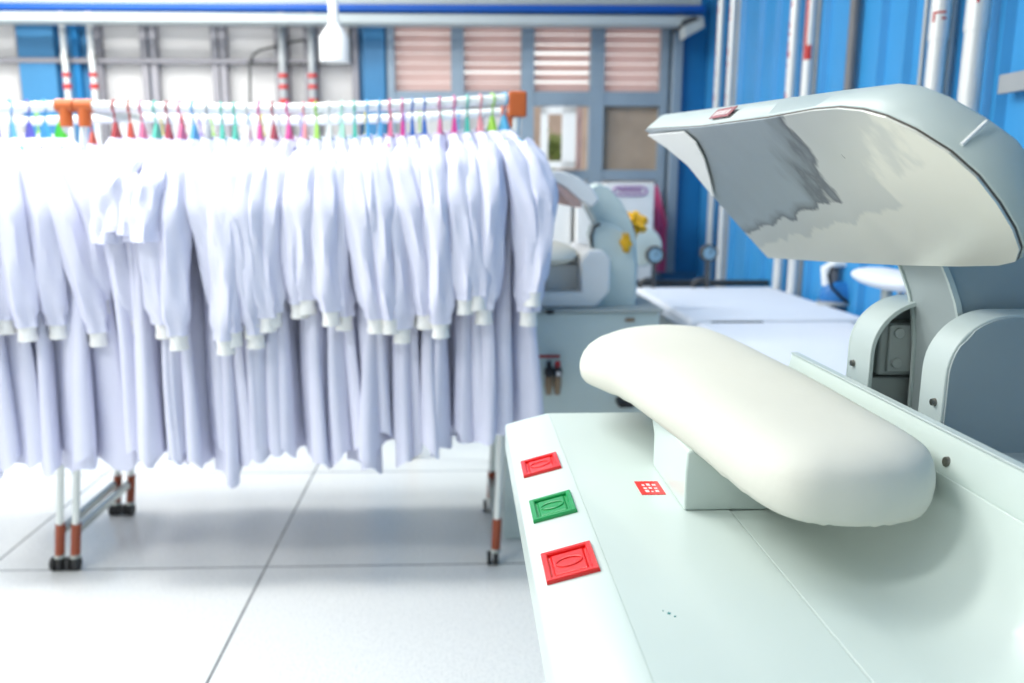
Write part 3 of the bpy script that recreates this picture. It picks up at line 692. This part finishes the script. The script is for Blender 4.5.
# gowns: built round the point where the hook sits on the rail, front towards -Y
def smooth_profile(z, P):
    for (z0, a), (z1, b_) in zip(P, P[1:]):
        if z <= z1:
            t = (z-z0)/(z1-z0); t = t*t*(3-2*t); return a+(b_-a)*t
    return P[-1][1]
def make_gown(root, seed, L=1.15, drop=.66, short=False, full=True):
    r = random.Random(seed); W = r.uniform(.93, 1.05)
    ph = [r.uniform(0, 2*PI) for _ in range(8)]
    hw = [(.098, .032), (.115, .075), (.175, .188), (.25, .198), (.5, .175), (L, r.uniform(.19, .225))]
    ht = [(.098, .010), (.13, .023), (.19, .034), (.27, .032), (.5, .032), (L, r.uniform(.036, .054))]
    sway = r.uniform(-.04, .04); n = 56; rings = []; m_ = 30
    for i in range(m_+1):
        z = .098+(L-.098)*(i/m_)**1.25
        a_, b_ = smooth_profile(z, hw)*W, smooth_profile(z, ht)
        amp = .02+.20*min(1, max(0, (z-.2)/.6))
        R = []
        for k in range(n):
            th = 2*PI*k/n; cu, cv = math.cos(th), math.sin(th)
            f = 1+amp*(.55*math.sin(5*th+ph[0]+z*1.3)+.45*math.sin(9*th+ph[1]-z*2)+.25*math.sin(14*th+ph[2]))
            u = a_*cu*(1+.05*amp*math.sin(3*th+ph[3])); v = b_*math.copysign(abs(cv)**.75, cv)*f
            v += amp*.06*math.sin(u*26+ph[4]+z*1.5)+sway*(z-.1)
            zz = z+(.018*math.sin(2*th+ph[5])+.01*math.sin(5*th+ph[6]))*(i/m_)**4
            if z < .2: zz = z+.0
            R.append((v, -u, -zz))
        rings.append(R)
    body = obj('body', loft(B(), rings, cap0=True, cap1=False), 'gown', root, local=True)
    col = []
    for z, k in ((.118, 1.15), (.106, 1.0), (.096, .9), (.098, .7), (.115, .6)):
        col.append([(.024*math.sin(2*PI*j/20)*k, -.045*math.cos(2*PI*j/20)*k-.0, -z-.012*math.cos(2*PI*j/20)) for j in range(20)])
    obj('collar', loft(B(), col, cap0=False, cap1=False), 'gown', root, local=True)
    for sg in ((1, -1) if full else (1,)):
        sw = r.uniform(-.05, .05)+sway*.4; du = r.uniform(-.03, .045); dr = drop+r.uniform(-.015, .015)
        end = .40+r.uniform(-.02, .03) if short else dr
        S = []; K = 20; q0 = .148
        for i in range(K+1):
            t = i/K; z = q0+(end-q0)*t
            u = (.165+.055*min(1, t*3.2)+du*t)*W*sg
            v = sw*t + .01*math.sin(t*4+ph[7])
            if short: rv, ru = .032+.022*t, .045+.030*t
            else:
                bl = min(1, t*3.5)**.6*(1-.35*t)
                rv = .029+.020*bl; ru = .036+.024*bl-.008*t
                if t > .94: rv *= .78; ru *= .80
            if i == 0: rv *= .6; ru *= .5
            R = []
            for k in range(22):
                th = 2*PI*k/22
                f = 1+(.05+.10*t)*math.sin(4*th+ph[k % 3]*0+ph[3]+t*5)+.06*math.sin(7*th+ph[2]-t*9)
                R.append((v+rv*math.sin(th)*f, -(u+ru*math.cos(th)*f), -z-(.02*math.cos(th)*sg*(1-t))))
            S.append(R)
        sl_ = obj('sleeve', loft(B(), S, cap0=True, cap1=False), 'gown', root, local=True)
        if not short:
            u = (.22+du)*W*sg; v = sw+.01*math.sin(4+ph[7]); C_ = []
            for z, k in ((-.012, 1.15), (0, 1.3), (.02, 1.18), (.042, 1.3), (.046, 1.28), (.046, 1.1), (.03, 1.0)):
                C_.append([(v+.021*k*math.sin(2*PI*j/24)*(1+.05*math.sin(j*3)), -(u+.0225*k*math.cos(2*PI*j/24)*(1+.05*math.sin(j*3))), -end-z) for j in range(24)])
            obj('cuff', loft(B(), C_, cap0=False, cap1=False), 'cuff', sl_, local=True)
def make_hanger(root, m):
    # hook over the rail, slim neck, triangular frame
    pts = [(0, .0205*math.sin(a), .0205*math.cos(a)) for a in [math.radians(q_) for q_ in range(110, -181, -15)]]
    pts += [(0, -.006, -.034), (0, 0, -.050), (0, 0, -.085)]
    obj('hook', tube(B(), pts, .0030, 8), m, root, local=True)
    fr = [(0, 0, -.095), (0, -.035, -.108), (0, -.14, -.155), (0, -.170, -.185), (0, -.165, -.196), (0, 0, -.2), (0, .165, -.196), (0, .170, -.185), (0, .14, -.155), (0, .035, -.108), (0, 0, -.095)]
    bm = tube(B(), fr, .006, 8)
    loft(bm, [[(-.005, -.006, -.050), (.005, -.006, -.050), (.005, .006, -.050), (-.005, .006, -.050)], [(-.007, -.034, -.108), (.007, -.034, -.108), (.007, .034, -.108), (-.007, .034, -.108)]])
    obj('hanger_frame', bm, m, root, local=True)
ORD = ['first', 'second', 'third', 'fourth', 'fifth', 'sixth', 'seventh', 'eighth', 'ninth', 'tenth', 'eleventh', 'twelfth', 'thirteenth', 'fourteenth', 'fifteenth', 'sixteenth']
RX = [(114, 'red'), (129, 'orange red'), (141, 'pink'), (155, 'teal'), (167, 'crimson'), (180, 'pink'), (193, 'blue'), (207, 'grey'), (221, 'teal'), (234, 'teal'), (247, 'white'), (259, 'magenta'), (273, 'crimson'),
      (288, 'magenta'), (304, 'salmon'), (316, 'lime'), (329, 'white'), (342, 'mint'), (354, 'teal'), (367, 'blue'), (380, 'blue'), (390, 'pink'), (402, 'magenta'), (412, 'deep blue'), (424, 'deep blue'),
      (440, 'rose'), (454, 'magenta'), (467, 'teal'), (480, 'salmon'), (492, 'lime'), (504, 'light blue')]
CUFF = [0, 0, 0, 0, 0, .715, .735, .70, .745, .745, .74, .72, .70, .68, .64, .63, .68, .70, .70, .69, .71, .73, .70, .70, .70, .72, .66, .64, .70, .70, .64]
HEM = [1.17, 1.18, 1.16, 1.18, 1.17, 1.16, 1.18, 1.17, 1.22, 1.18, 1.17, 1.19, 1.16, 1.17, 1.18, 1.19, 1.17, 1.15, 1.20, 1.16, 1.12, 1.17, 1.21, 1.19, 1.15, 1.20, 1.13, 1.11, 1.15, 1.15, 1.13]
def rail_z(px): 
    xa, xb2 = XL+.17, .189; X = at(px, 106, Y=2.768).x; t = (X-xa)/(xb2-xa); return ZR+(1.627-ZR)*t-.020*math.sin(PI*t)
R = random.Random(11)
n_ = len(RX)
for i, (px, col) in enumerate(RX):
    X = at(px, 106, Y=2.768).x; z = rail_z(px)
    from_l = i < n_//2
    pos = (ORD[i]+' from the left' if from_l else ORD[n_-1-i]+' from the right')
    if i == 0: pos = 'leftmost'
    if i == n_-1: pos = 'rightmost'
    ang = R.uniform(-.10, .16)
    if i >= n_-4: ang = (.10, .22, .40, .50)[i-(n_-4)]
    hg = empty('clothes_hanger', (X, 2.768, z), '%s plastic hanger, %s on the right rack front rail' % (col, pos), 'hanger', 'hangers on the right rack', rz=ang)
    make_hanger(hg, PL[col])
    short = i < 5
    g = empty('gown', (X, 2.768, z), '%s gown on %s hanger, %s, right rack front row' % ('white short-sleeved' if short else 'white long-sleeved', col, pos), 'gown', 'white gowns in the front row', rz=ang)
    make_gown(g, 100+i, HEM[i]-.055+R.uniform(-.035, .03), CUFF[i]-.045 if not short else .4, short)
LX = [(-52, 'teal'), (-36, 'pink'), (-21, 'lime'), (-6, 'indigo'), (10, 'blue'), (27, 'indigo'), (43, 'blue'), (58, 'green')]
for i, (px, col) in enumerate(LX):
    X = at(px, 106, Y=2.768).x; pos = 'rightmost' if i == 7 else ORD[7-i]+' from the right'
    ang = (.40, .45, .50, .60, .70, .80, .90, 1.0)[i]
    hg = empty('clothes_hanger', (X, 2.768, ZR-.003), '%s plastic hanger, %s on the left rack front rail' % (col, pos), 'hanger', 'hangers on the left rack', rz=ang)
    make_hanger(hg, PL[col])
    g = empty('gown', (X, 2.768, ZR-.003), 'white long-sleeved gown on %s hanger, %s on the left rack' % (col, pos), 'gown', 'white gowns on the left rack', rz=ang)
    make_gown(g, 300+i, (1.15, 1.16, 1.13, 1.14, 1.16, 1.18, 1.11, 1.17)[i], (.66, .66, .67, .68, .69, .70, .60, .66)[i])
# rear row, on the back rails
cols = ['yellow', 'white', 'orange red', 'blue', 'lime', 'grey', 'mint', 'violet']
proto = {}
for i in range(26):
    X = -1.14+i*.049+R.uniform(-.008, .008); z = ZR+.015*(X+1.2)/1.3-.008; ang = R.uniform(-.15, .15)
    col = cols[(i*5) % 8]; k = i % 4
    if col not in proto:
        h0 = empty('clothes_hanger', (X, 3.264, z), rz=ang); make_hanger(h0, PL[col]); proto[col] = h0
    else: h0 = dup(proto[col], (X, 3.264, z), ang)
    tag(h0, '%s plastic hanger on the back rail of the right rack' % col, 'hanger', '%s hangers on the back rail' % col)
    if k not in proto:
        g0 = empty('gown', (X, 3.264, z), rz=ang); make_gown(g0, 500+k, 1.09+.02*k, .66); proto[k] = g0
    else: g0 = dup(proto[k], (X, 3.264, z), ang)
    tag(g0, 'white gown on the back rail, partly hidden behind the front row of the right rack', 'gown', 'gowns on the back rail of the right rack')
for i in range(8):
    X = -2.0+i*.10; z = ZR; ang = R.uniform(0, .3); col = cols[(i*3) % 8]
    h0 = dup(proto[col], (X, 3.264, z), ang); tag(h0, '%s plastic hanger on the back rail of the left rack' % col, 'hanger', '%s hangers on the left back rail' % col)
    g0 = dup(proto[i % 4], (X, 3.264, z), ang); tag(g0, 'white gown on the back rail of the left rack behind its front row', 'gown', 'gowns on the back rail of the left rack')
